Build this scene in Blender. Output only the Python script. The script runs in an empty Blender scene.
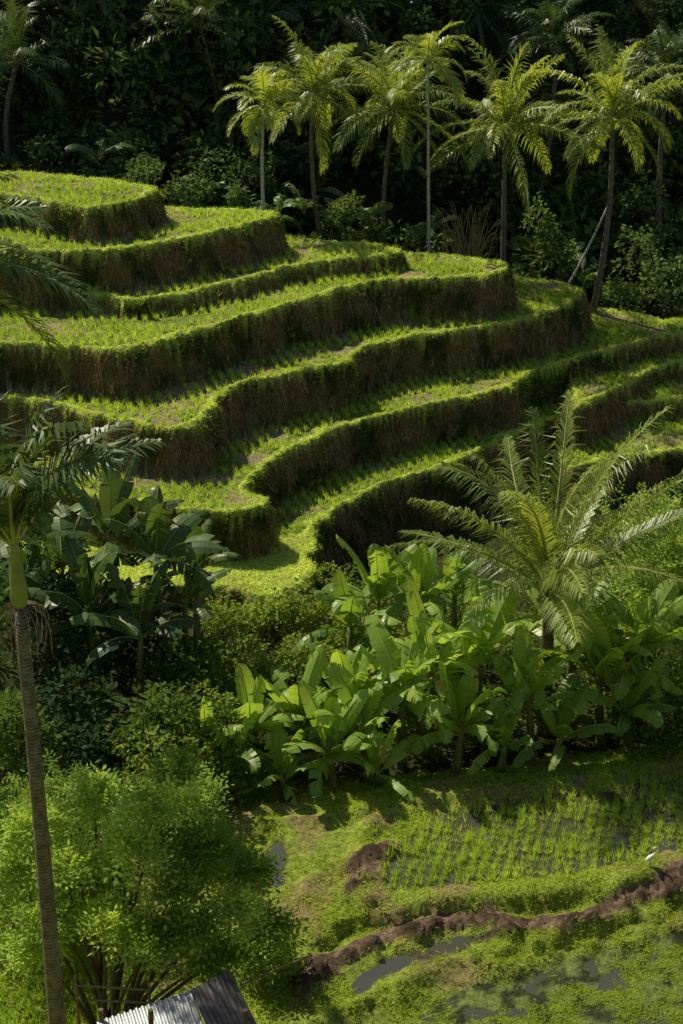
import bpy, math, numpy as np
from mathutils import Vector
R=np.random.default_rng(7)
D2R=math.pi/180
# ------------------------------------------------------------------ survey model
HC=24.0; FL=1700.0; PITCH=24*D2R
cp,sp=math.cos(PITCH),math.sin(PITCH)
def W(u,v,z):      # sight line met with a level z -> plan position in metres
    s=(v-512)/FL;a=(u-341.5)/FL
    dy=cp-s*sp;dz=-(sp+s*cp);t=(z-HC)/dz
    return np.array([t*a,t*dy,z])
def V(u,v,y):      # sight line met with a vertical plane at distance y
    s=(v-512)/FL;a=(u-341.5)/FL
    dy=cp-s*sp;dz=-(sp+s*cp);t=y/dy
    return np.array([t*a,y,HC+t*dz])
# ------------------------------------------------------------------ noise
def vnoise(x,y,seed=0):
    xi=np.floor(x).astype(np.int64);yi=np.floor(y).astype(np.int64)
    fx=x-xi;fy=y-yi;fx=fx*fx*(3-2*fx);fy=fy*fy*(3-2*fy)
    def h(a,b):
        n=(a*374761393+b*668265263+seed*974634777)&0xffffffff
        n=((n^(n>>13))*1274126177)&0xffffffff
        n=(n^(n>>16))
        return (n&0xffff)/65535.0
    a=h(xi,yi);b=h(xi+1,yi);c=h(xi,yi+1);d=h(xi+1,yi+1)
    return (a*(1-fx)+b*fx)*(1-fy)+(c*(1-fx)+d*fx)*fy
def fbm(x,y,o=4,seed=0):
    s=0;a=.5;t=0
    for i in range(o):
        s=s+a*vnoise(x*2**i,y*2**i,seed+i);t+=a;a*=.5
    return s/t
def sst(a,b,x):
    t=np.clip((x-a)/(b-a),0,1);return t*t*(3-2*t)
# ------------------------------------------------------------------ polygons
def chaikin(P,it=2):
    P=np.asarray(P)[:,:2]
    for _ in range(it):
        Q=np.roll(P,-1,0)
        P=np.stack([.75*P+.25*Q,.25*P+.75*Q],1).reshape(-1,2)
    return P
def wpoly(pts,z,it=2):
    return chaikin([W(u,v,z) for u,v in pts],it)
def sd(X,Y,P,pad=4.0,closed=True):
    out=np.full(X.shape,50.0)
    m=(X>P[:,0].min()-pad)&(X<P[:,0].max()+pad)&(Y>P[:,1].min()-pad)&(Y<P[:,1].max()+pad)
    x=X[m];y=Y[m];d2=np.full(x.shape,1e9);ins=np.zeros(x.shape,bool)
    n=len(P)
    for i in range(n if closed else n-1):
        a=P[i];b=P[(i+1)%n];e=b-a;L=e@e+1e-12
        t=np.clip(((x-a[0])*e[0]+(y-a[1])*e[1])/L,0,1)
        d2=np.minimum(d2,(x-a[0]-t*e[0])**2+(y-a[1]-t*e[1])**2)
        if closed and a[1]!=b[1]:
            c=((a[1]>y)!=(b[1]>y))&(x<(b[0]-a[0])*(y-a[1])/(b[1]-a[1])+a[0])
            ins^=c
    d=np.sqrt(d2)
    if closed:d=np.where(ins,-d,d)
    out[m]=d
    return out
TER=[ # level, outline
 (0.2,[(560,475),(600,463),(640,456),(700,448),(900,440),(900,400),(560,410)]),
 (1.0,[(-250,580),(0,585),(180,588),(235,590),(262,600),(285,590),(300,588),(316,572),(309,545),(322,518),(370,490),(430,471),(455,462),(500,441),(560,415),(640,400),(900,390),(900,335),(500,330),(0,480),(-250,480)]),
 (1.7,[(572,415),(590,402),(620,387),(650,372),(690,361),(900,355),(900,335),(600,340),(570,375)]),
 (2.5,[(-250,480),(0,482),(110,497),(150,506),(190,511),(240,514),(264,508),(260,497),(246,489),(258,471),(305,442),(360,422),(420,406),(475,400),(515,388),(530,373),(560,363),(620,348),(660,337),(700,333),(900,333),(900,318),(683,322),(640,316),(600,308),(500,305),(-250,330)]),
 (4.1,[(-250,400),(0,400),(50,402),(100,420),(150,428),(190,430),(208,419),(215,402),(245,384),(290,371),(345,364),(360,352),(385,342),(430,334),(480,330),(530,318),(570,304),(585,292),(575,285),(540,281),(500,275),(-250,275)]),
 (5.7,[(-250,345),(0,343),(60,347),(105,353),(150,346),(180,336),(240,320),(300,301),(355,287),(400,279),(440,280),(480,277),(503,271),(508,265),(490,261),(440,256),(400,251),(200,245),(-250,245)]),
 (6.3,[(-250,292),(0,290),(65,291),(110,299),(135,302),(215,289),(300,266),(345,260),(392,257),(402,252),(390,246),(300,239),(200,228),(-250,220)]),
 (7.75,[(-250,245),(0,250),(80,254),(130,250),(180,241),(230,230),(270,221),(282,214),(265,210),(170,209),(0,202),(-250,198)]),
 (8.95,[(-250,188),(-60,190),(0,195),(50,203),(90,211),(130,202),(160,191),(150,186),(130,183),(70,177),(0,171),(-250,167)]),
]
TER=[(z,wpoly(p,z)) for z,p in TER]
P2=wpoly([(250,1060),(330,1012),(420,972),(500,947),(600,922),(683,904),(800,880),(1000,860),(1000,740),(683,740),(200,800),(180,900)],.25)
P1=wpoly([(200,850),(225,815),(300,795),(400,783),(560,765),(700,735),(900,720),(900,830),(700,866),(640,880),(560,893),(450,903),(385,908),(335,925),(305,955),(255,985),(205,930)],.55)
MUDB=chaikin([W(u,v,.5) for u,v in [(308,975),(330,957),(360,942),(400,928),(440,918),(500,915),(550,920),(590,911),(640,893),(700,870),(760,855),(800,840)]],0)
MUDC=np.array([W(u,v,.5)[:2] for u,v in [(352,893),(362,872),(378,856),(388,852)]])
GB=[np.array([W(u,v,.5)[:2] for u,v in L]) for L in [
  [(365,905),(372,880),(362,850),(385,822),(430,802),(560,788),(683,760),(800,740)],
  [(212,850),(250,828),(320,822),(368,812)],
  [(305,900),(318,870),(300,845),(270,825)],
  [(330,1014),(420,974),(500,949),(600,924),(683,906),(800,882)],
  [(370,906),(450,900),(560,890),(640,876),(700,862),(800,838)]]]
POOLS=[(.53,[(385,895),(378,875),(392,850),(425,815),(480,803),(570,795),(683,775),(790,755),(790,815),(683,850),(600,872),(520,882),(440,888)],'rice'),
 (.50,[(268,842),(286,833),(293,850),(291,875),(285,890),(268,892),(262,870)],'wet'),
 (.24,[(345,1003),(350,978),(395,952),(450,935),(520,928),(600,916),(683,893),(790,870),(790,876),(683,900),(600,918),(500,941),(420,966),(365,995)],'wet'),
 (-.02,[(395,1040),(440,990),(520,962),(610,938),(720,916),(850,890),(850,1075),(380,1075)],'algae')]
POOLS=[(z,wpoly(p,z,1),k) for z,p,k in POOLS]
# ------------------------------------------------------------------ terrain grid
fx=np.arange(-22,22.01,.1);fy=np.arange(25,71.01,.1)
gx=np.concatenate([-np.geomspace(400,22.6,34),fx,np.geomspace(22.6,400,34)])
gy=np.concatenate([np.linspace(-60,-5,12),np.arange(-2,24.9,.6),fy,np.arange(71.5,120,.7),np.geomspace(121,600,24)])
X,Y=np.meshgrid(gx,gy)
n1=fbm(X*.35,Y*.35,4,1);n2=fbm(X*1.7,Y*1.7,4,2);n3=fbm(X*5,Y*5,3,3)
base=0.0-1.2*sst(40,47,Y)*sst(-4,-1,X)+.35*sst(38,44,Y)*(1-sst(-4,-1,X))
zb=np.clip(3.6-.22*X,1,6)
base=base*(1-sst(66,70,Y))+zb*sst(66,70,Y)
base=base+np.clip(26-Y,0,22)*.88+np.clip(4-Y,0,100)*.2
base=base+np.clip(Y-78,0,34)*1.3+np.clip(Y-112,0,500)*.1
base=base+(n1-.5)*np.where(Y>70,2.0,0)*sst(70,76,Y)+(n2-.5)*.18
# valley sides seen only from other viewpoints
base=base+np.clip(np.abs(X)-32,0,60)*.35*sst(15,40,Y)
kind=np.zeros(X.shape,int);h=base.copy();lipd=np.full(X.shape,9.0)
wx=X+(fbm(X*.9,Y*.9,3,11)-.5)*.6+(fbm(X*2.6,Y*2.6,3,12)-.5)*.34+(n3-.5)*.2
wy=Y+(fbm(X*.9,Y*.9,3,17)-.5)*.6+(fbm(X*2.6,Y*2.6,3,18)-.5)*.34+(fbm(X*5,Y*5,3,23)-.5)*.2
for z,P,sl in ((.25,P2,1.3),(.55,P1,1.5)):
    d=sd(wx,wy,P);c=z-sl*np.clip(d,0,9)+(n2-.5)*.06
    m=c>h;h=np.where(m,c,h);kind=np.where(m,4,kind)
lw=.22+.22*fbm(X*1.3,Y*1.3,3,29)
for z,P in TER:
    d=sd(wx,wy,P)
    o=np.clip(d,0,9);di=np.clip(-d,0,9)
    sl=4.3+2.4*(n2-.5)*2
    c=z-sl*np.clip(o-.02,0,9)-np.where(o>0,(n3-.4)*1.0*np.clip(o*3,0,1),0)
    c=c+np.where(d<=0,.11*np.exp(-((di-.13)/.11)**2)*(.4+1.2*n2)+(n3-.5)*.06,.02*np.exp(-(o/.1)**2))
    m=c>h
    h=np.where(m,c,h);kind=np.where(m,np.where(o>.03,3,np.where(di<lw,2,1)),kind);lipd=np.where(m,d,lipd)
kind=np.where((kind==1)&(h>.7)&(h<1.3)&(X<-.6)&(Y<50),2,kind)
wet=np.zeros(X.shape);mud=np.zeros(X.shape);ricem=np.zeros(X.shape,bool);alg=np.zeros(X.shape)
for z,P,k in POOLS:
    d=sd(X+(n2-.5)*.5,Y+(n3-.5)*.3,P);t=sst(0,.22,-d)
    amp={'rice':.10,'wet':.10,'algae':.09}[k]
    off={'rice':-.05,'wet':-.03,'algae':.024}[k]
    nn=(fbm(X*2.2,Y*2.2,4,31)-.5)*2*amp+off
    h=h*(1-t)+(z+nn)*t
    wet=np.maximum(wet,t)
    if k=='algae':alg=np.maximum(alg,t)
    if k=='rice':ricem|=(d<-.1)
for L,hh,ww,ismud in [(GB[0],.16,.28,0),(GB[1],.12,.22,0),(GB[2],.10,.2,0),(GB[3],.16,.3,0),(GB[4],.12,.35,0),(MUDB,.24,.30,1),(MUDC,.18,.27,1)]:
    d=sd(X+(n2-.5)*.8,Y+(n2-.5)*.6+(n3-.5)*.4,L,3,False)
    g=np.exp(-(d/ww)**2)
    h=h+g*hh*(.4+1.2*n2)+(g*(n3-.5)*.45 if ismud else g*(n3-.5)*.06)
    if ismud:mud=np.maximum(mud,sst(.28,.6,g+(n3-.5)*.5))
    else:wet=wet*(1-sst(.25,.6,g));alg=alg*(1-sst(.25,.6,g));ricem&=(g<.3)
def lerp(a,b,t):return a*(1-t[...,None])+np.array(b)*t[...,None]
col=np.zeros(X.shape+(3,))+np.array([.24,.30,.05])
col=lerp(col,(.26,.19,.10),sst(.48,.66,fbm(X*1.2,Y*1.2,4,41))*.8)
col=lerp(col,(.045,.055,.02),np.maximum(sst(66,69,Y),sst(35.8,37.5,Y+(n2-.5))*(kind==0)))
tb=sst(.50,.64,fbm(X*.7,Y*1.1,4,43))*.8
tre=lerp(np.zeros(X.shape+(3,))+np.array([.17,.22,.045]),(.32,.25,.14),tb)
tre=tre*(.6+.8*n3)[...,None]
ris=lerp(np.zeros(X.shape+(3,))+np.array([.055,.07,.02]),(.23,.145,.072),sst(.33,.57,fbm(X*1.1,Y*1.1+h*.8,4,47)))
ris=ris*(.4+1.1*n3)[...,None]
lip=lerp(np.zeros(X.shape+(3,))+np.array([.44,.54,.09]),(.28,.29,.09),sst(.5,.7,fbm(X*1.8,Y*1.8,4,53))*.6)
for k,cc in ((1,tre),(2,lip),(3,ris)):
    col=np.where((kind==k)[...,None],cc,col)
col=lerp(col,(.10,.082,.055),wet*(1-alg))
col=lerp(col,(.17,.215,.06),alg)
col=lerp(col,(.05,.06,.03),alg*sst(.45,.62,fbm(X*4,Y*4,4,91)))
mc=lerp(np.zeros(X.shape+(3,))+np.array([.22,.15,.10]),(.075,.054,.038),sst(.35,.65,n3))
col=col*(1-mud[...,None])+mc*mud[...,None]
ny,nx=X.shape
def ground_z(x,y):
    x=np.atleast_1d(np.asarray(x,float));y=np.atleast_1d(np.asarray(y,float))
    i=np.clip(np.searchsorted(gx,x)-1,0,nx-2);j=np.clip(np.searchsorted(gy,y)-1,0,ny-2)
    a=np.clip((x-gx[i])/(gx[i+1]-gx[i]),0,1);b=np.clip((y-gy[j])/(gy[j+1]-gy[j]),0,1)
    return (h[j,i]*(1-a)+h[j,i+1]*a)*(1-b)+(h[j+1,i]*(1-a)+h[j+1,i+1]*a)*b
def gz(x,y):return float(ground_z(x,y)[0])
# ------------------------------------------------------------------ materials
def newmat(name):
    m=bpy.data.materials.new(name);m.use_nodes=True;nt=m.node_tree;nt.nodes.clear()
    o=nt.nodes.new('ShaderNodeOutputMaterial');return m,nt,o
def leafmat(name,ca,cb,trans=.4,rough=.45,tcol=1.35,spec=.35):
    m,nt,o=newmat(name);N=nt.nodes.new;L=nt.links.new
    at=N('ShaderNodeAttribute');at.attribute_name='tint'
    mx=N('ShaderNodeMix');mx.data_type='RGBA';mx.inputs[6].default_value=(*ca,1);mx.inputs[7].default_value=(*cb,1)
    L(at.outputs['Fac'],mx.inputs[0])
    if spec>0:
        p=N('ShaderNodeBsdfPrincipled');p.inputs['Roughness'].default_value=rough;p.inputs['Specular IOR Level'].default_value=spec
        L(mx.outputs[2],p.inputs['Base Color'])
    else:
        p=N('ShaderNodeBsdfDiffuse');L(mx.outputs[2],p.inputs['Color'])
    t=N('ShaderNodeBsdfTranslucent')
    g=N('ShaderNodeMix');g.data_type='RGBA';g.blend_type='MULTIPLY';g.inputs[0].default_value=1
    L(mx.outputs[2],g.inputs[6]);g.inputs[7].default_value=(tcol*1.15,tcol*1.08,tcol*.5,1);L(g.outputs[2],t.inputs['Color'])
    s=N('ShaderNodeMixShader');s.inputs[0].default_value=trans
    L(p.outputs[0],s.inputs[1]);L(t.outputs[0],s.inputs[2]);L(s.outputs[0],o.inputs[0]);return m
def solidmat(name,ca,cb,scale=6,rough=.85,bump=.3,metal=0,band=None):
    m,nt,o=newmat(name);N=nt.nodes.new;L=nt.links.new
    tc=N('ShaderNodeTexCoord');n=N('ShaderNodeTexNoise');n.inputs['Scale'].default_value=scale;n.inputs['Detail'].default_value=6
    L(tc.outputs['Object'],n.inputs['Vector'])
    fac=n.outputs['Fac']
    if band:
        w=N('ShaderNodeTexWave');w.wave_type='BANDS';w.bands_direction='Z';w.inputs['Scale'].default_value=band;w.inputs['Distortion'].default_value=4;w.inputs['Detail'].default_value=3
        L(tc.outputs['Object'],w.inputs['Vector'])
        ad=N('ShaderNodeMath');ad.operation='MULTIPLY_ADD';L(w.outputs['Fac'],ad.inputs[0]);ad.inputs[1].default_value=.22;
        sb=N('ShaderNodeMath');sb.operation='SUBTRACT';L(fac,sb.inputs[0]);sb.inputs[1].default_value=.1
        L(sb.outputs[0],ad.inputs[2]);fac=ad.outputs[0]
    r=N('ShaderNodeValToRGB');r.color_ramp.elements[0].position=.3;r.color_ramp.elements[1].position=.7
    r.color_ramp.elements[0].color=(*ca,1);r.color_ramp.elements[1].color=(*cb,1);L(fac,r.inputs[0])
    p=N('ShaderNodeBsdfPrincipled');p.inputs['Roughness'].default_value=rough;p.inputs['Metallic'].default_value=metal
    L(r.outputs[0],p.inputs['Base Color'])
    b=N('ShaderNodeBump');b.inputs['Strength'].default_value=bump;b.inputs['Distance'].default_value=.03;L(fac,b.inputs['Height']);L(b.outputs[0],p.inputs['Normal'])
    L(p.outputs[0],o.inputs[0]);return m
def groundmat():
    m,nt,o=newmat('terrain_soil_and_grass');N=nt.nodes.new;L=nt.links.new
    at=N('ShaderNodeAttribute');at.attribute_name='gcol'
    tc=N('ShaderNodeTexCoord')
    n=N('ShaderNodeTexNoise');n.inputs['Scale'].default_value=7;n.inputs['Detail'].default_value=8;n.inputs['Roughness'].default_value=.75;L(tc.outputs['Object'],n.inputs['Vector'])
    mr=N('ShaderNodeMapRange');mr.inputs[1].default_value=.32;mr.inputs[2].default_value=.68;mr.inputs[3].default_value=.35;mr.inputs[4].default_value=1.6;L(n.outputs['Fac'],mr.inputs[0])
    v=N('ShaderNodeVectorMath');v.operation='SCALE';L(at.outputs['Color'],v.inputs[0]);L(mr.outputs[0],v.inputs['Scale'])
    p=N('ShaderNodeBsdfDiffuse');L(v.outputs[0],p.inputs['Color'])
    b=N('ShaderNodeBump');b.inputs['Strength'].default_value=.9;b.inputs['Distance'].default_value=.1;L(n.outputs['Fac'],b.inputs['Height']);L(b.outputs[0],p.inputs['Normal'])
    L(p.outputs[0],o.inputs[0]);return m
def watermat():
    m,nt,o=newmat('muddy_water');N=nt.nodes.new;L=nt.links.new
    tc=N('ShaderNodeTexCoord');n=N('ShaderNodeTexNoise');n.inputs['Scale'].default_value=2.5;n.inputs['Detail'].default_value=4;L(tc.outputs['Object'],n.inputs['Vector'])
    p=N('ShaderNodeBsdfPrincipled');p.inputs['Base Color'].default_value=(.06,.058,.04,1);p.inputs['Roughness'].default_value=.05;p.inputs['Specular IOR Level'].default_value=.8
    b=N('ShaderNodeBump');b.inputs['Strength'].default_value=.12;b.inputs['Distance'].default_value=.05;L(n.outputs['Fac'],b.inputs['Height']);L(b.outputs[0],p.inputs['Normal'])
    L(p.outputs[0],o.inputs[0]);return m
M_GROUND=groundmat();M_WATER=watermat()
M_LIP=leafmat('bund_grass',(.34,.46,.055),(.66,.74,.17),.45,.55,1.25,0)
M_RICE=leafmat('rice_blades',(.25,.40,.05),(.58,.70,.14),.45,.5,1.3,0)
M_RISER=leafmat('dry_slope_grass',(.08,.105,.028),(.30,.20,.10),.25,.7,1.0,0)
M_PALM=leafmat('palm_leaflets',(.13,.19,.04),(.40,.47,.09),.42,.4,1.3,.5)
M_PALMSH=leafmat('palm_leaflets_shaded',(.05,.085,.03),(.15,.22,.06),.35,.4,1.2,.4)  # shaded copy of the palm leaflets, shadow put into the colour
M_BAN=leafmat('banana_leaf',(.11,.22,.04),(.36,.51,.09),.44,.4,1.35,.45)
M_BANSH=leafmat('banana_leaf_shaded',(.04,.08,.03),(.13,.21,.055),.3,.42,1.1,.35)  # banana leaf darkened in colour for plants standing in shade
M_BUSH=leafmat('shrub_leaf',(.08,.14,.03),(.34,.43,.08),.4,.5,1.3,0)
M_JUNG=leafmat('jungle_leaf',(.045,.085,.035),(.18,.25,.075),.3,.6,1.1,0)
M_FEATH=leafmat('feathery_leaf',(.14,.25,.045),(.46,.60,.13),.42,.5,1.25,0)
M_RIB=leafmat('leaf_rib',(.2,.25,.06),(.4,.42,.12),.1,.4)
M_STRAW=leafmat('straw',(.24,.17,.085),(.48,.38,.21),.2,.7,1.0,0)
M_TRUNK=solidmat('palm_bark',(.06,.052,.04),(.2,.17,.13),7,.9,.6,band=5)
M_PALE=solidmat('pale_palm_bark',(.24,.23,.19),(.5,.48,.42),9,.9,.4,band=4)
M_WOOD=solidmat('brown_wood',(.07,.045,.025),(.17,.11,.065),12,.85,.5)
M_STEM=solidmat('banana_stem',(.08,.09,.035),(.19,.2,.08),7,.6,.2)
M_SHAFT=solidmat('green_crownshaft',(.12,.18,.04),(.26,.32,.08),5,.35,.1)
M_DRY=solidmat('dry_husk',(.12,.08,.05),(.3,.22,.15),14,.9,.4)
M_TIN=solidmat('weathered_tin',(.33,.34,.36),(.55,.56,.58),4,.45,.15,.3)
M_TINSH=solidmat('shaded_tin',(.08,.06,.05),(.2,.17,.15),5,.55,.2,.3)  # shade of the sheet turned from the sun, put into its colour
M_WHITE=solidmat('white_feather',(.7,.7,.68),(.82,.82,.8),20,.8,.1)
# ------------------------------------------------------------------ mesh tools
class MB:
    def __init__(s):s.v=[];s.f=[];s.m=[];s.t=[];s.n=0
    def add(s,v,f,m=0,t=.5):
        v=np.asarray(v,float).reshape(-1,3);f=np.asarray(f).reshape(-1,3)
        s.v.append(v);s.f.append(f+s.n);s.m.append(np.full(len(f),m));s.t.append(np.broadcast_to(np.asarray(t,float),(len(v),)).copy());s.n+=len(v)
    def build(s,name,mats,smooth=()):
        v=np.concatenate(s.v);f=np.concatenate(s.f);m=np.concatenate(s.m);t=np.clip(np.concatenate(s.t),0,1)
        me=bpy.data.meshes.new(name);me.vertices.add(len(v));me.vertices.foreach_set('co',v.ravel().astype(np.float32))
        me.loops.add(len(f)*3);me.loops.foreach_set('vertex_index',f.ravel().astype(np.int32))
        me.polygons.add(len(f));me.polygons.foreach_set('loop_start',(np.arange(len(f))*3).astype(np.int32))
        for q in mats:me.materials.append(q)
        me.polygons.foreach_set('material_index',m.astype(np.int32))
        me.polygons.foreach_set('use_smooth',np.isin(m,list(smooth)))
        a=me.attributes.new('tint','FLOAT','POINT');a.data.foreach_set('value',t.astype(np.float32))
        me.update(calc_edges=True);ob=bpy.data.objects.new(name,me);bpy.context.scene.collection.objects.link(ob);return ob
def nrm(a):return a/(np.linalg.norm(a,axis=-1,keepdims=True)+1e-9)
def tube(mb,P,r,sides=8,m=0,t=.5,cap=True):
    P=np.asarray(P,float);n=len(P);r=np.broadcast_to(r,(n,))
    T=nrm(np.gradient(P,axis=0));ref=np.array([0,0,1.]) if abs(T[0,2])<.9 else np.array([1.,0,0])
    A=nrm(np.cross(T,ref));B=np.cross(T,A);a=np.arange(sides)/sides*2*math.pi
    v=P[:,None]+r[:,None,None]*(np.cos(a)[None,:,None]*A[:,None]+np.sin(a)[None,:,None]*B[:,None])
    i=np.arange(n-1)[:,None]*sides;j=np.arange(sides)[None];k=(j+1)%sides
    a0,b0,c0,d0=(i+j),(i+k),(i+sides+k),(i+sides+j)
    f=np.concatenate([np.stack([a0,b0,c0],-1).reshape(-1,3),np.stack([a0,c0,d0],-1).reshape(-1,3)])
    v=v.reshape(-1,3)
    if cap:
        v=np.vstack([v,P[-1],P[0]]);q=np.arange(sides);o=(n-1)*sides
        f=np.vstack([f,np.stack([o+q,o+(q+1)%sides,np.full(sides,n*sides)],1),np.stack([(q+1)%sides,q,np.full(sides,n*sides+1)],1)])
    mb.add(v,f,m,t)
def bez(a,b,c,n=10):
    t=np.linspace(0,1,n)[:,None];return (1-t)**2*np.array(a)+2*t*(1-t)*np.array(b)+t*t*np.array(c)
def blades(mb,P,Dr,L,w,m=0,t=.5,rng=R):
    n=len(P);Dr=nrm(Dr);L=np.broadcast_to(L,(n,))[:,None];w=np.broadcast_to(w,(n,))[:,None]
    a=rng.uniform(0,6.283,n);S=nrm(np.cross(Dr,np.stack([np.cos(a),np.sin(a),np.zeros(n)+.2],1)))
    v=np.stack([P-S*w*.5,P+S*w*.5,P+Dr*L],1).reshape(-1,3);f=np.arange(n*3).reshape(-1,3);mb.add(v,f,m,np.repeat(np.broadcast_to(t,(n,)),3))
def leaves(mb,P,Tp,S,size,w,m,t):
    n=len(P);size=np.broadcast_to(size,(n,))[:,None]
    Nn=nrm(np.cross(Tp,S))
    v=np.stack([P,P+Tp*size*.5+S*size*w-Nn*size*.08,P+Tp*size,P+Tp*size*.5-S*size*w-Nn*size*.08],1).reshape(-1,3)
    o=(np.arange(n)*4)[:,None,None];f=(o+np.array([[0,1,2],[0,2,3]])[None]).reshape(-1,3)
    mb.add(v,f,m,np.repeat(np.broadcast_to(t,(n,)),4))
def rdir(n,rng):return nrm(rng.normal(size=(n,3)))
def cloud(mb,c,r,n,size,m,tint,rng,lumps=9,w=.3,droop=.3,sprig=0):
    c=np.asarray(c,float);r=np.asarray(r,float)
    ld=rdir(lumps,rng);ld[:,2]=np.abs(ld[:,2])*rng.choice([1,1,-1],lumps)
    lc=c+ld*r*rng.uniform(.3,.8,(lumps,1));lr=rng.uniform(.3,.55,lumps);lt=rng.normal(0,.14,lumps)
    k=rng.integers(0,lumps,n);d=rdir(n,rng);d[:,2]=np.where(d[:,2]<-.2,-d[:,2],d[:,2])
    P=lc[k]+d*r*lr[k][:,None]*rng.uniform(.25,1,(n,1))**.45
    Tp=nrm(d*.7+rdir(n,rng)*.7+np.array([0,0,-droop]));S=nrm(np.cross(Tp,rdir(n,rng)*.6+np.array([0,0,1.])))
    t=tint+lt[k]+rng.normal(0,.1,n)
    if not sprig:
        leaves(mb,P,Tp,S,size*rng.uniform(.6,1.3,n),w,m,t)
    else:
        ln=size*4.2
        for q in range(sprig):
            f=(q//2*2+1)/sprig;sg=1 if q%2 else -1
            pp=P+Tp*ln*f+np.array([0,0,-1])*ln*.25*f*f
            if q==sprig-1: dd=Tp
            else: dd=nrm(Tp*.55+S*sg+np.array([0,0,-.15]))
            ss=nrm(np.cross(dd,np.cross(Tp,S)))
            leaves(mb,pp,dd,ss,size*rng.uniform(.8,1.2,n)*1.25,w,m,t+rng.normal(0,.04,n))
def frond(mb,base,az,e0,L,droop,lmax,nl,w,rng,ml=0,mr=1,tint=.5,g=.7,curl=0,roll=0,ribr=.03,vee=.3):
    n=14;ts=np.linspace(0,1,n);e=e0-droop*ts**1.4;a=az+curl*ts
    T=np.stack([np.cos(e)*np.cos(a),np.cos(e)*np.sin(a),np.sin(e)],1)
    P=np.asarray(base)+np.vstack([[0,0,0],np.cumsum((T[1:]+T[:-1])*.5*L/(n-1),0)])
    tube(mb,P,ribr*(1-ts)+ribr*.2,4,mr,.5,False)
    t=np.linspace(.14,.995,nl)
    I=lambda A:np.stack([np.interp(t,ts,A[:,q]) for q in range(3)],1)
    p=I(P);tg=nrm(I(T));aa=np.interp(t,ts,a)
    s0=np.stack([-np.sin(aa),np.cos(aa),0*aa],1);nn=np.cross(tg,s0)
    rr=roll;s1=s0*math.cos(rr)+nn*math.sin(rr);n1_=nrm(np.cross(tg,s1))
    phi=(62-34*t)*D2R
    l=lmax*np.clip(np.sin(math.pi*(.14+.80*t)),.05,1)**.7
    for sg in(-1,1):
        ok=rng.random(nl)>.05
        d=nrm(tg*np.cos(phi)[:,None]+sg*s1*np.sin(phi)[:,None]+n1_*vee+rng.normal(0,.09,(nl,3)))
        ll=(l*rng.uniform(.85,1.1,nl))[:,None];wv=nrm(np.cross(d,n1_))*w*.5
        mid=p+d*ll*.45;tip=mid+nrm(d+np.array([0,0,-1.])*g*rng.uniform(.6,1.4,(nl,1)))*ll*.6
        v=np.stack([p-wv*.5,p+wv*.5,mid-wv,mid+wv,tip],1)[ok];k=len(v)
        o=(np.arange(k)*5)[:,None,None];f=(o+np.array([[0,1,3],[0,3,2],[2,3,4]])[None]).reshape(-1,3)
        mb.add(v.reshape(-1,3),f,ml,np.repeat(tint+rng.normal(0,.1,k),5))
def palm(name,top,base,nf,L,lmax,rng,tr=.16,e_hi=85,e_lo=-25,droop=(60,95),nl=46,w=.06,mats=None,tint=.5,nuts=True,shaft=False,lean=None,az0=0,g=.7,trunkflare=1.5,vee=.3):
    mb=MB();top=np.array(top,float);base=np.array(base,float)
    mid=(top+base)/2+(np.array(lean) if lean is not None else np.array([rng.normal(0,.4),rng.normal(0,.3),0]))
    P=bez(base-[0,0,.3],mid,top,14);rr=np.linspace(tr*1.25,tr*.8,14);rr[0]*=trunkflare
    tube(mb,P,rr,10,2)
    if shaft:
        q=nrm(P[-1]-P[-2]);S=np.array([top+q*x for x in (0,.12,.5,.95,1.1)]);tube(mb,S,[tr*.85,tr*1.1,tr*.95,tr*.6,tr*.4],10,3);top=top+q*.95
        for k in range(26):
            a=rng.uniform(0,6.28);st=P[-1]+np.array([math.cos(a),math.sin(a),0])*tr*.8
            en=st+np.array([math.cos(a)*rng.uniform(.15,.45),math.sin(a)*rng.uniform(.15,.45),-rng.uniform(.4,1.2)])
            tube(mb,bez(st,st+np.array([math.cos(a)*.4,math.sin(a)*.4,.0]),en,6),.009,3,4,.5,False)
    elif nuts:
        for k in range(9):
            a=rng.uniform(0,6.28);o=top+np.array([math.cos(a)*tr*1.5,math.sin(a)*tr*1.5,-rng.uniform(.1,.45)])
            tube(mb,[o+[0,0,.13],o+[0,0,.08],o,o-[0,0,.09],o-[0,0,.13]],[.02,.09,.12,.08,.02],6,3)
    for i in range(nf):
        f=i/(nf-1);az=az0+i*2.39996+rng.normal(0,.2);e=(e_hi+(e_lo-e_hi)*f**1.1+rng.normal(0,7))*D2R
        dr=rng.uniform(*droop)*D2R*(1 if f<.8 else .7)
        frond(mb,top,az,e,L*rng.uniform(.78,1.1)*(.85 if f<.1 else 1),dr,lmax,nl,w,rng,0,1,tint+rng.normal(0,.16)-(.15 if f>.75 else 0),g,rng.normal(0,.3),rng.normal(0,.4),.035*L/5+.008,vee)
    mats=mats or [M_PALM,M_RIB,M_TRUNK,M_SHAFT,M_DRY]
    return mb.build(name,mats,(2,3))
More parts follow.
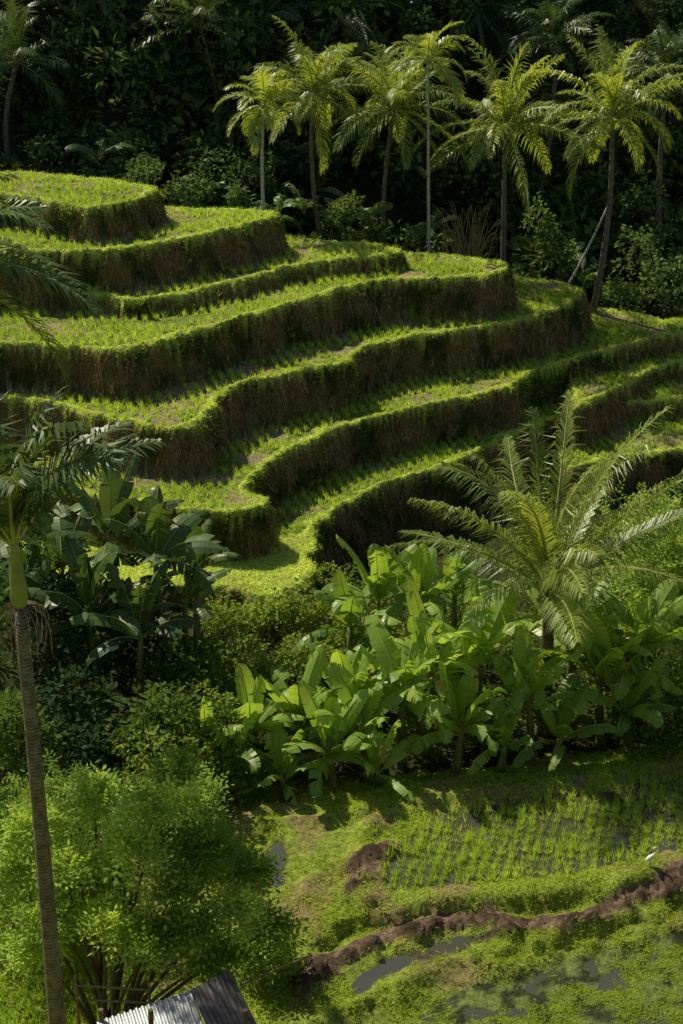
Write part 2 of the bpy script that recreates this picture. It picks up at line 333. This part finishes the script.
def banleaf(mb,base,az,e0,L,Wd,droop,rng,tint,ml=0):
    n=20;ts=np.linspace(0,1,n+1);e=e0-droop*ts**1.5
    T=np.stack([np.cos(e)*math.cos(az),np.cos(e)*math.sin(az),np.sin(e)],1)
    P=base+np.vstack([[0,0,0],np.cumsum((T[1:]+T[:-1])*.5*L/n,0)])
    s=np.array([-math.sin(az),math.cos(az),0]);N_=np.cross(T,s)
    roll=rng.normal(0,.4)
    s=s*math.cos(roll)+N_*math.sin(roll);N_=nrm(np.cross(T,s))
    wd=Wd*np.clip(np.sin(math.pi*np.clip((ts-.1)/.92,0,1)),0,1)**.5;wd[-1]=.01
    tube(mb,P,.022*(1-ts)+.004,4,1,.6,False)
    torn=rng.random()
    for sg in(-1,1):
        fold=rng.uniform(.0,.45);left=0
        for i in range(2,n):
            if left<=0:fold=np.clip(fold*.4+rng.uniform(-.1,.9)*.6+(rng.random()<.25*torn)*.7,-.2,1.5);left=rng.integers(1,3+int(5*(1-torn)));gap=1
            else:gap=0
            left-=1;fw=.25
            def outer(j,tt):
                b=P[j];return b+(sg*s[j]*math.cos(fold)-N_[j]*math.sin(fold)+T[j]*fw)*wd[j]*tt
            a,b=P[i],P[i+1]
            oa,ob=outer(i,1),outer(i+1,1);ma,mb_=outer(i,.5)+N_[i]*.02,outer(i+1,.5)+N_[i+1]*.02
            if gap:oa=oa*.7+ob*.3
            v=[a,b,mb_,ma,ob,oa];f=[[0,1,2],[0,2,3],[3,2,4],[3,4,5]]
            mb.add(v,f,ml,tint+rng.normal(0,.05))
def banana(top,rng,L=2.0,nl=8,mat=None,tint=.5,hh=None):
    mb=MB();x,y=top[0],top[1];g=gz(x,y);z=max(top[2]-.3,g+.5)
    st=np.array([x+rng.normal(0,.15),y+rng.normal(0,.15),g-.2]);tp=np.array([x,y,z])
    tube(mb,bez(st,(st+tp)/2,tp,6),np.linspace(.15,.07,6),8,2)
    a0=rng.uniform(0,6.28)
    for i in range(nl):
        f=i/(nl-1);e=(86-52*f+rng.normal(0,8))*D2R
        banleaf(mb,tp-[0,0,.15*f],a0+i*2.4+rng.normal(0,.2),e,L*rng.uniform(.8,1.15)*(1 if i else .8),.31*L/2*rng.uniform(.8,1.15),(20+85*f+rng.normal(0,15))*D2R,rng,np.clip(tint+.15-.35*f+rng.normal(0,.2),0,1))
    return mb.build('banana_plant',[mat or M_BAN,M_RIB,M_STEM],(2,))
# ------------------------------------------------------------------ ground object
vs=np.stack([X,Y,h],-1).reshape(-1,3)
idx=np.arange(nx*ny).reshape(ny,nx)
q=np.stack([idx[:-1,:-1],idx[:-1,1:],idx[1:,1:],idx[1:,:-1]],-1).reshape(-1,4)
me=bpy.data.meshes.new('terraced_ground');me.vertices.add(len(vs));me.vertices.foreach_set('co',vs.ravel().astype(np.float32))
me.loops.add(len(q)*4);me.loops.foreach_set('vertex_index',q.ravel().astype(np.int32))
me.polygons.add(len(q));me.polygons.foreach_set('loop_start',(np.arange(len(q))*4).astype(np.int32))
me.polygons.foreach_set('use_smooth',np.ones(len(q),bool))
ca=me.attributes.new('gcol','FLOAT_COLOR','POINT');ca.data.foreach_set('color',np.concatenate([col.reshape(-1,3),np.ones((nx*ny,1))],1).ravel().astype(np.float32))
me.materials.append(M_GROUND);me.update(calc_edges=True)
bpy.context.scene.collection.objects.link(bpy.data.objects.new('terraced_ground',me))
for z,P,k in POOLS:
    me=bpy.data.meshes.new('paddy_water');me.from_pydata([(p[0],p[1],z) for p in P],[],[list(range(len(P)))]);me.materials.append(M_WATER);me.update()
    bpy.context.scene.collection.objects.link(bpy.data.objects.new('paddy_water',me))
# ------------------------------------------------------------------ scatter grasses
gyy,gxx=np.gradient(h,gy,gx);area=np.sqrt(1+gxx**2+gyy**2)
fine=(X>-21.8)&(X<21.8)&(Y>25.2)&(Y<70.8)
def scatter(w,n,rng):
    w=(w*fine).ravel();w=w/w.sum();k=rng.choice(len(w),n,p=w)
    x=X.ravel()[k]+rng.uniform(-.06,.06,n);y=Y.ravel()[k]+rng.uniform(-.06,.06,n)
    return np.stack([x,y,ground_z(x,y)],1),k
vis=(np.abs(X)<Y*.24+2.5)
def outw(k):
    gr=np.stack([-gxx.ravel()[k],-gyy.ravel()[k]],1);return gr/(np.linalg.norm(gr,axis=1,keepdims=True)+1e-6)
# bund grass
P,k=scatter((kind==2)*area*vis,46000,R)
mb=MB();d=R.normal(0,.8,(len(P),3));d[:,2]=.7
tn=.45+.9*(fbm(P[:,0]*.8,P[:,1]*.8,3,51)-.5)+R.normal(0,.2,len(P))
blades(mb,P,d,R.uniform(.04,.15,len(P)),.035,0,tn)
# green fringe hanging over the lips
P,k=scatter(((kind==3)&(lipd<.12))*area*vis*(.2+sst(.4,.6,n2)),12000,R)
d=np.concatenate([outw(k)*.7,np.full((len(P),1),.1)],1)+R.normal(0,.45,(len(P),3))
blades(mb,P,d,R.uniform(.07,.22,len(P)),.03,0,R.normal(.1,.2,len(P)))
mb.build('bund_grass',[M_LIP])
# riser grass
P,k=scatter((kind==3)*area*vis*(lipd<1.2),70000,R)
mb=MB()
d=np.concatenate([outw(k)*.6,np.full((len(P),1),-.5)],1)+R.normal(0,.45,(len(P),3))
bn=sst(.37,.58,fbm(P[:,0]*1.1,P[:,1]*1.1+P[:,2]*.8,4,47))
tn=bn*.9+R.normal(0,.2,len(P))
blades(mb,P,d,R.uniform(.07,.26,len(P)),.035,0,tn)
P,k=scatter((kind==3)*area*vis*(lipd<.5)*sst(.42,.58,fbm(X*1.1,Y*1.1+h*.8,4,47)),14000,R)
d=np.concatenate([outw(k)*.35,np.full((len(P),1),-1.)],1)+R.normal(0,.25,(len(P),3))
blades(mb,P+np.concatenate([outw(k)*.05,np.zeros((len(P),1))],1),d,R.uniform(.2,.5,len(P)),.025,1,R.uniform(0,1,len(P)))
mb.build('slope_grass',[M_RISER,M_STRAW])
# rice on terraces
def rice(P,nb,hh,wd,name,tb=.5):
    mb=MB();n=len(P);PP=np.repeat(P,nb,0)+np.concatenate([R.normal(0,.03,(n*nb,2)),np.zeros((n*nb,1))],1)
    d=R.normal(0,.4,(n*nb,3));d[:,2]=1
    hb=np.repeat(R.uniform(.7,1.2,n),nb)*hh*R.uniform(.6,1.1,n*nb)
    tn=tb+.8*(fbm(PP[:,0]*.5,PP[:,1]*.5,3,61)-.5)+R.normal(0,.15,n*nb)
    blades(mb,PP,d,hb,wd,0,tn);mb.build(name,[M_RICE])
dens=sst(.28,.48,fbm(X*.7,Y*1.1,4,71))*(1-.8*tb)
P,k=scatter((kind==1)*vis*dens,12500,R)
th=.3;c,s_=math.cos(th),math.sin(th)
u=np.round((P[:,0]*c+P[:,1]*s_)/.36)*.36+R.normal(0,.035,len(P));v_=np.round((-P[:,0]*s_+P[:,1]*c)/.3)*.3+R.normal(0,.045,len(P))
x=u*c-v_*s_;y=u*s_+v_*c;P=np.stack([x,y,ground_z(x,y)],1)
rice(P,6,.27,.032,'rice_crop',.6)
# rice seedlings in the wet paddy
P,k=scatter(ricem*1.0*vis*sst(.3,.45,fbm(X*.9,Y*.9,3,77)),2300,R)
th=-.25;c,s_=math.cos(th),math.sin(th)
u=np.round((P[:,0]*c+P[:,1]*s_)/.27)*.27+R.normal(0,.035,len(P));v_=np.round((-P[:,0]*s_+P[:,1]*c)/.27)*.27+R.normal(0,.035,len(P))
x=u*c-v_*s_;y=u*s_+v_*c;P=np.stack([x,y,ground_z(x,y)],1)
rice(P,6,.32,.022,'rice_seedlings',.45)
P,k=scatter(((X<-4.2)&(Y>25.5)&(Y<31.5))*1.0,3000,R)
u=np.round(P[:,0]/.24)*.24+R.normal(0,.03,len(P));v_=np.round(P[:,1]/.24)*.24+R.normal(0,.03,len(P))
rice(np.stack([u,v_,ground_z(u,v_)],1),6,.5,.028,'rice_crop',.0)
# valley grass
gm=((kind==4)|((kind==0)&(Y<37)))*(1-mud)*(1-wet)*vis*(Y<38)*(.12+sst(.38,.6,fbm(X*1.2,Y*1.2,3,81)))
P,k=scatter(gm,56000,R);mb=MB();d=R.normal(0,.8,(len(P),3));d[:,2]=.7
blades(mb,P,d,R.uniform(.04,.19,len(P)),.026,0,.08+1.1*(fbm(P[:,0]*1.3,P[:,1]*1.3,3,83)-.5)+R.normal(0,.2,len(P)))
P,k=scatter(alg*sst(.4,.6,fbm(X*1.5,Y*1.5,4,85))*vis,16000,R);d=R.normal(0,1,(len(P),3));d[:,2]=.4
blades(mb,P,d,R.uniform(.03,.1,len(P)),.035,0,R.normal(-.1,.2,len(P)))
mb.build('meadow_grass',[M_LIP])
# ------------------------------------------------------------------ bushes
def bush(u,vtop,y,rx,tint,n=2200,size=.16,name='bush',mat=None,sprig=0,w=.3):
    t=V(u,vtop,y);g=gz(t[0],y);hh=max(t[2]-g,.8);mb=MB();rng=np.random.default_rng(int(u*7+vtop*13+y*101)&0xffff)
    c=np.array([t[0],y,g+hh*.5])
    for k in range(5):
        a=rng.uniform(0,6.28);e=c+np.array([math.cos(a)*rx*.6,math.sin(a)*rx*.6,hh*rng.uniform(-.1,.35)])
        tube(mb,bez([t[0],y,g-.1],[t[0],y,g+hh*.4],e,6),np.linspace(.05,.015,6),5,1,.5,False)
    cloud(mb,c,(rx,rx,hh*.58),n,size,0,tint,rng,14,w,.3,sprig)
    return mb.build(name,[mat or M_BUSH,M_WOOD])
for a in [(20,560,40,1.8,.0),(80,600,39,2,.05),(150,610,40,1.8,.05),(190,650,38.5,1.4,.1),(60,680,36,1.8,0),(140,690,35.5,1.6,.1),(5,700,34.5,1.6,.1),(-60,600,38,2.2,0),(-40,480,43,2.2,.1),(30,500,44,1.8,.05)]:
    bush(*a[:5],1500,.2,mat=M_JUNG if a[4]<.08 else None)  # left bank's shade painted in through darker leaf and low tint
for a in [(222,600,43,1.1,.6),(268,596,43.6,1.0,.7),(306,592,44,.9,.7),(240,636,41,1.2,.5),(300,635,41,1.4,.5),(345,612,43,1.4,.5),(385,640,40.5,1.3,.3),(250,680,38.5,1.3,.5),(312,690,37.7,1.2,.4),(205,700,36.6,1.2,.6),(165,722,34.5,1.3,.6),(235,745,36,1.0,.5),
          (425,700,38.2,1.4,.3),(485,705,38.5,1.3,.3),(560,690,39,1.4,.3),(625,640,40,1.6,.25),(675,615,40.5,1.8,.35),(600,580,43.5,1.5,.3),(450,590,44,1.4,.35),(515,600,44,1.5,.3),(400,575,45.5,1.2,.4),(470,565,46,1.2,.35),(550,560,46,1.4,.3),(640,560,45,1.5,.3),(700,560,43,1.6,.3),(655,710,37.8,1.3,.2),(700,690,38,1.5,.2),(340,570,47,.9,.5)]:
    bush(*a,1300,.15,sprig=0)
for a in [(655,478,44,2.0,.6),(705,490,43,2.0,.5),(668,540,42.5,1.5,.5)]:
    bush(*a,520,.12,name='broadleaf_tree',mat=M_FEATH,sprig=7,w=.25)
for a in [(30,800,31.5,1.3,.2),(5,850,30,1.2,.3),(110,775,31.5,1.0,.4),(60,775,32.5,1.3,.25),(-20,780,32,1.4,.2),(265,935,29,.7,.3),(200,775,33,.8,.3)]:
    bush(*a,340,.10,mat=M_FEATH,sprig=7,w=.22)
# ------------------------------------------------------------------ bananas
rb=np.random.default_rng(21)
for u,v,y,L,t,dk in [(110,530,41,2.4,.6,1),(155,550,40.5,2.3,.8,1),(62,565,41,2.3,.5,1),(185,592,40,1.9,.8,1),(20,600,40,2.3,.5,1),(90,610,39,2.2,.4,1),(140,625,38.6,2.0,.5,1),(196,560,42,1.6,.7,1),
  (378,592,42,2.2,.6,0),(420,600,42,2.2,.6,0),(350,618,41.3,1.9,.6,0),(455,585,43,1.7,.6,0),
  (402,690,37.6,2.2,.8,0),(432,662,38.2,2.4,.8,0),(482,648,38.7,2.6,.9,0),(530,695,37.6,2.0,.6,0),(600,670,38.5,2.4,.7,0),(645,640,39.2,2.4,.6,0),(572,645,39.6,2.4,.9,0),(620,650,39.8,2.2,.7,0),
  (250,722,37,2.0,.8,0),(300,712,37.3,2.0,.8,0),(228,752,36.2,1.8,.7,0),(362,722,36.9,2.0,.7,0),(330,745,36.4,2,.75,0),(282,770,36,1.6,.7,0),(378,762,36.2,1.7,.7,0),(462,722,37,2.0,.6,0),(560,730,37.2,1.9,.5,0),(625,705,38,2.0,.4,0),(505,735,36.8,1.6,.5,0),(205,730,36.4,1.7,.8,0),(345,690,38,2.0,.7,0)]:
    banana(V(u,v,y),rb,L,10 if L>1.9 else 8,M_BANSH if dk else M_BAN,t)
# ------------------------------------------------------------------ palms
def gp(u,v,y,dx=0):
    t=V(u,v,y);return t,np.array([t[0]+dx,y,gz(t[0]+dx,y)])
rp=np.random.default_rng(5)
DK=[M_PALMSH,M_RIB,M_TRUNK,M_SHAFT,M_DRY]
t,b=gp(548,592,39.3);palm('coconut_palm',t,b,21,5.5,.95,np.random.default_rng(11),.17,88,20,(30,72),74,.042,tint=.5,lean=(.15,0,0),az0=.8,g=1.1,vee=.15)
t,b=gp(20,606,22,.0);palm('areca_palm',t,b,13,2.9,.75,np.random.default_rng(8),.12,88,42,(45,85),44,.07,mats=DK,tint=.5,shaft=True,az0=-.25,lean=(.05,0,0),g=1.0,trunkflare=1.1)
t,b=gp(-80,270,33,-.3);palm('coconut_palm',t,b,26,3.6,.9,rp,.16,70,-35,(50,90),54,.06,mats=DK,tint=.8)
far=[(314,92,73,3.4,.45,.10,.5,24),(395,108,72,3.4,.45,.10,-.3,28),(505,128,71,3.9,.45,.11,.2,26),(612,118,69,4.0,.6,.12,-.35,28),
 (200,28,80,3.5,.2,.12,.8,22),(18,62,78,3.2,.2,.12,-.6,20),(352,4,82,3.4,.1,.11,-.8,22),(668,76,77,3.4,.2,.12,.5,22),(90,5,82,3.5,.15,.12,0,20),(475,5,82,3.4,.1,.12,1,20),(555,40,79,3.0,.15,.11,-.9,18),(262,20,83,3.2,.1,.12,0,18)]
for u,v,y,L,tt,tr,dx,nf in far:
    t,b=gp(u,v,y,dx);palm('coconut_palm',t,b,nf,L*rp.uniform(.9,1.1),.85,rp,tr,88,rp.uniform(-50,-5),(30,85),34,.065,tint=tt+.2,mats=[M_PALM if tt>=.4 else M_PALMSH,M_RIB,M_TRUNK,M_SHAFT,M_DRY],nuts=False,g=1.0)
t,b=gp(264,104,69,.1);palm('areca_palm',t,b,16,2.3,.6,rp,.07,80,-20,(70,110),30,.07,mats=[M_PALM,M_RIB,M_PALE,M_SHAFT,M_DRY],tint=.85,nuts=False)
t,b=gp(428,62,69.5,.25);palm('areca_palm',t,b,14,2.4,.55,rp,.065,80,-20,(70,110),30,.06,mats=[M_PALM,M_RIB,M_PALE,M_SHAFT,M_DRY],tint=.7,nuts=False)
mb=MB();a=V(556,282,70);c=V(612,196,71);a[2]=min(a[2],gz(a[0],a[1])+.1);tube(mb,bez(a,(a+c)/2+[.1,0,-.3],c,8),np.linspace(.06,.04,8),7,0);mb.build('leaning_trunk',[M_PALE],(0,))
# ------------------------------------------------------------------ jungle mass
rj=np.random.default_rng(99)
mb=MB()
for i in range(330):
    y=rj.uniform(73,86) if i<260 else rj.uniform(86,98);x=rj.uniform(-23,23) if i<260 else rj.uniform(-30,30)
    if y<76 and rj.random()<.35:continue
    r=rj.uniform(1.1,2.4);g=gz(x,y);hh=r*rj.uniform(.9,1.9)
    if y<77:r*=.7;hh*=.5
    cloud(mb,(x,y,g+hh*.6),(r,r,hh),300,rj.choice([.28,.38,.55]),0,rj.uniform(-.1,.9),rj,8,rj.choice([.22,.32]))
for i in range(50):      # low shrubs just behind the terraces
    x=rj.uniform(-18,20);y=rj.uniform(69.5,73.5);r=rj.uniform(.5,1.1);g=gz(x,y)
    cloud(mb,(x,y,g+r*.5),(r,r,r),300,.22,0,rj.uniform(.3,1),rj,6)
for u,v,y,r in [(150,165,73,1.5),(185,185,71,1.2),(215,160,74,1.6),(235,190,71,1.1),(130,130,77,1.8),(180,125,78,1.7),(250,165,75,1.3),(100,150,76,1.5),(50,140,77,1.6),(540,215,73,1.2),(640,235,72,1.4),(665,270,70.5,1.3),(625,285,70,1.0),(560,230,72,1.1),(655,180,75,1.6),(345,205,73,1.3),(365,225,71.5,1.)]:
    c=V(u,v,y);g=gz(c[0],y);hh=max((c[2]-g)*.6,.6);cloud(mb,(c[0],y,g+hh),(r,r,hh),520,.24,0,rj.uniform(.6,1.1),rj,9)
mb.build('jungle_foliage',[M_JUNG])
mb=MB()
for i in range(34):
    x=rj.uniform(-18,19);y=rj.uniform(71.5,82);g=gz(x,y)
    for k in range(8):
        banleaf(mb,np.array([x,y,g+rj.uniform(.5,2.2)]),rj.uniform(0,6.28),rj.uniform(40,80)*D2R,rj.uniform(1.2,2.),.28,rj.uniform(60,110)*D2R,rj,rj.uniform(.4,1))
mb.build('wild_banana_thicket',[M_BANSH,M_RIB])
mb=MB()   # taller jungle trees up the slope with trunks
for i in range(20):
    x=rj.uniform(-26,26);y=rj.uniform(81,92);g=gz(x,y);hh=rj.uniform(5,8)
    tube(mb,bez([x,y,g-.3],[x+rj.normal(0,.5),y,g+hh*.5],[x+rj.normal(0,.8),y,g+hh],8),np.linspace(.2,.06,8),7,1)
    for q_ in range(4):
        cloud(mb,(x+rj.normal(0,1.3),y+rj.normal(0,1),g+hh*rj.uniform(.6,1.)),(1.6,1.6,1.1),240,.32,0,rj.uniform(0,.7),rj,6)
mb.build('jungle_trees',[M_JUNG,M_WOOD])
# dry twig shrub
mb=MB();o=V(468,243,70.6);o[2]=gz(o[0],70.6)
for k in range(90):
    a=rj.uniform(0,6.28);rr=rj.uniform(.5,1.9);hh=rj.uniform(1.6,4.6)
    e=o+np.array([math.cos(a)*rr,math.sin(a)*rr*.6,hh]);s0=o+np.array([rj.normal(0,.3),rj.normal(0,.2),0])
    tube(mb,bez(s0,(s0+e)/2+[0,0,hh*.4],e,7),np.linspace(.025,.01,7),3,0,.5,False)
mb.build('dry_twig_shrub',[M_STRAW])
# ------------------------------------------------------------------ foreground feathery tree
rt=np.random.default_rng(3)
def feathery(clumps,root,n,size,rr,name='feathery_tree'):
    mb=MB()
    for (u,v,y,r) in clumps:
        c=V(u,v,y)
        s0=np.array(root)+np.array([rt.normal(0,.12),rt.normal(0,.12),0])
        tube(mb,bez(s0,[(s0[0]*.7+c[0]*.3),(s0[1]*.7+c[1]*.3),s0[2]*.4+c[2]*.6],c,9),np.linspace(.07,.015,9),6,1,.5,False)
        cloud(mb,c,(r*1.05,r*1.05,r*.34),int(n*r/.6),size,0,rt.uniform(.0,1),rt,5,.24,.15,7)
    mb.build(name,[M_FEATH,M_WOOD],(1,))
rx,ry=V(105,1000,26.8)[:2]
feathery([(42,822,28.6,.6),(95,798,29.2,.5),(158,805,28.4,.6),(208,850,27.9,.55),(75,862,27.7,.55),(132,852,27.5,.55),(175,893,27.0,.6),(238,908,27.1,.5),(48,908,27.3,.55),(108,918,26.9,.45),(150,948,26.4,.55),(218,958,26.6,.45),(8,868,28,.45),(172,772,29.4,.35),(272,930,27.5,.3),(248,872,28,.3),(28,945,27.2,.4),(190,930,26.7,.4)],(rx,ry,gz(rx,ry)-.1),190,.11,1)
# ------------------------------------------------------------------ small shed with tin roofs
def sheet(name,o,ax,ay,lx,ly,mat,nr=14,par=None):
    ax=nrm(np.array(ax,float));ay=nrm(np.array(ay,float));N_=nrm(np.cross(ax,ay));o=np.array(o,float)
    k=nr*6;vv=[]
    for i in range(k+1):
        t=i/k;dz=.022*math.sin(t*nr*2*math.pi)
        for j in range(2):vv.append(o+ax*t*lx+ay*j*ly+N_*dz)
    fs=[(2*i,2*i+2,2*i+3,2*i+1) for i in range(k)]
    me=bpy.data.meshes.new(name);me.from_pydata([tuple(x) for x in vv],[],fs);me.materials.append(mat)
    ob=bpy.data.objects.new(name,me);bpy.context.scene.collection.objects.link(ob)
    so=ob.modifiers.new('th','SOLIDIFY');so.thickness=.004;ob.parent=par;return ob
hut=bpy.data.objects.new('tin_roof_shed',None);bpy.context.scene.collection.objects.link(hut)
sheet('roof_dark',V(190,990,25.3),(V(234,968,26)-V(190,990,25.3)),V(218,1050,24.1)-V(190,990,25.3),.95,2.0,M_TINSH,9,hut)
o=V(96,1022,25.2);sheet('roof_light',o,V(192,990,25.7)-o,np.array([.35,-1,-.12]),1.85,1.7,M_TIN,16,hut)
mb=MB()
for (u,y) in ((100,25.2),(188,25.6),(228,25.9),(150,24),(245,24.4)):
    p=V(u,1000,y);g=gz(p[0],y);tube(mb,[[p[0],y,g-.2],[p[0],y,g+1.2],[p[0],y,p[2]-.22]],.05,7,0)
p=V(188,1000,25.6);q_=V(100,1000,25.2)
for i in range(12):
    f=i/11;x=q_[0]*(1-f)+p[0]*f;y=25.22*(1-f)+25.6*f;g=gz(x,y);zt=1.7+.05*math.sin(i*9)
    for dx in(0,):
        v=np.array([[x-.06,y,g-.1],[x+.06,y,g-.1],[x+.06,y,zt],[x-.06,y,zt],[x-.06,y+.02,g-.1],[x+.06,y+.02,g-.1],[x+.06,y+.02,zt],[x-.06,y+.02,zt]])
        mb.add(v,[[0,1,2],[0,2,3],[5,4,7],[5,7,6],[4,0,3],[4,3,7],[1,5,6],[1,6,2],[3,2,6],[3,6,7]],0)
w_=mb.build('posts_and_planks',[M_WOOD]);w_.parent=hut
# bamboo rails by the shed
mb=MB()
for (a,b) in (((70,985,26.2),(150,990,26)),((88,1000,26.1),(152,1003,25.9)),((240,985,27),(312,955,28.2))):
    tube(mb,[V(*a),(V(*a)+V(*b))/2,V(*b)],.025,6,0)
for u in(75,110,148):
    p=V(u,975,26.15);tube(mb,[[p[0],26.15,gz(p[0],26.15)-.1],[p[0],26.15,1.5],p],.03,6,0)
mb.build('bamboo_fence',[M_DRY])
# ------------------------------------------------------------------ egret
mb=MB();p=W(650,868,.62);p[2]=gz(p[0],p[1]);k=p+[0,0,.2]
tube(mb,[k+[-.13,0,-.07],k+[-.08,0,-.03],k+[-.02,0,.02],k+[.04,0,.08],k+[.06,0,.12]],[.008,.045,.065,.045,.02],8,0)
tube(mb,bez(k+[.05,0,.1],k+[.15,0,.17],k+[.05,0,.28],6),np.linspace(.028,.018,6),6,0)
tube(mb,[k+[.04,0,.28],k+[.07,0,.292],k+[.1,0,.285]],[.014,.025,.012],6,0)
tube(mb,[k+[.1,0,.285],k+[.17,0,.275]],[.008,.002],5,1)
for s_ in(-.02,.02):tube(mb,[k+[-.02,s_,0],k+[-.01,s_,-.1],k+[-.02,s_,-.22]],.006,4,1)
mb.build('white_egret',[M_WHITE,M_DRY],(0,))
# ------------------------------------------------------------------ light, sky, camera
az=-46*D2R;el=48*D2R
S=Vector((math.sin(az)*math.cos(el),math.cos(az)*math.cos(el),math.sin(el)))
sl=bpy.data.lights.new('sun','SUN');sl.energy=5.0;sl.angle=.5*D2R;sl.color=(1,.92,.72)
so=bpy.data.objects.new('sun',sl);so.rotation_euler=S.to_track_quat('Z','Y').to_euler();so.location=(0,0,80);bpy.context.scene.collection.objects.link(so)
w=bpy.data.worlds.new('World');bpy.context.scene.world=w;w.use_nodes=True;nt=w.node_tree
sk=nt.nodes.new('ShaderNodeTexSky');sk.sky_type='NISHITA';sk.sun_disc=False;sk.sun_elevation=el;sk.sun_rotation=az
bg=nt.nodes['Background'];nt.links.new(sk.outputs[0],bg.inputs[0]);bg.inputs[1].default_value=.085
cam=bpy.data.cameras.new('camera');co=bpy.data.objects.new('camera',cam);bpy.context.scene.collection.objects.link(co)
co.location=(0,0,HC);co.rotation_euler=(math.pi/2-PITCH,0,0)
cam.sensor_fit='VERTICAL';cam.sensor_height=36;cam.sensor_width=24;cam.lens=36*FL/1024;cam.clip_end=1500;cam.clip_start=.1
sc=bpy.context.scene;sc.camera=co
sc.view_settings.view_transform='Standard';sc.view_settings.look='None';sc.view_settings.exposure=0
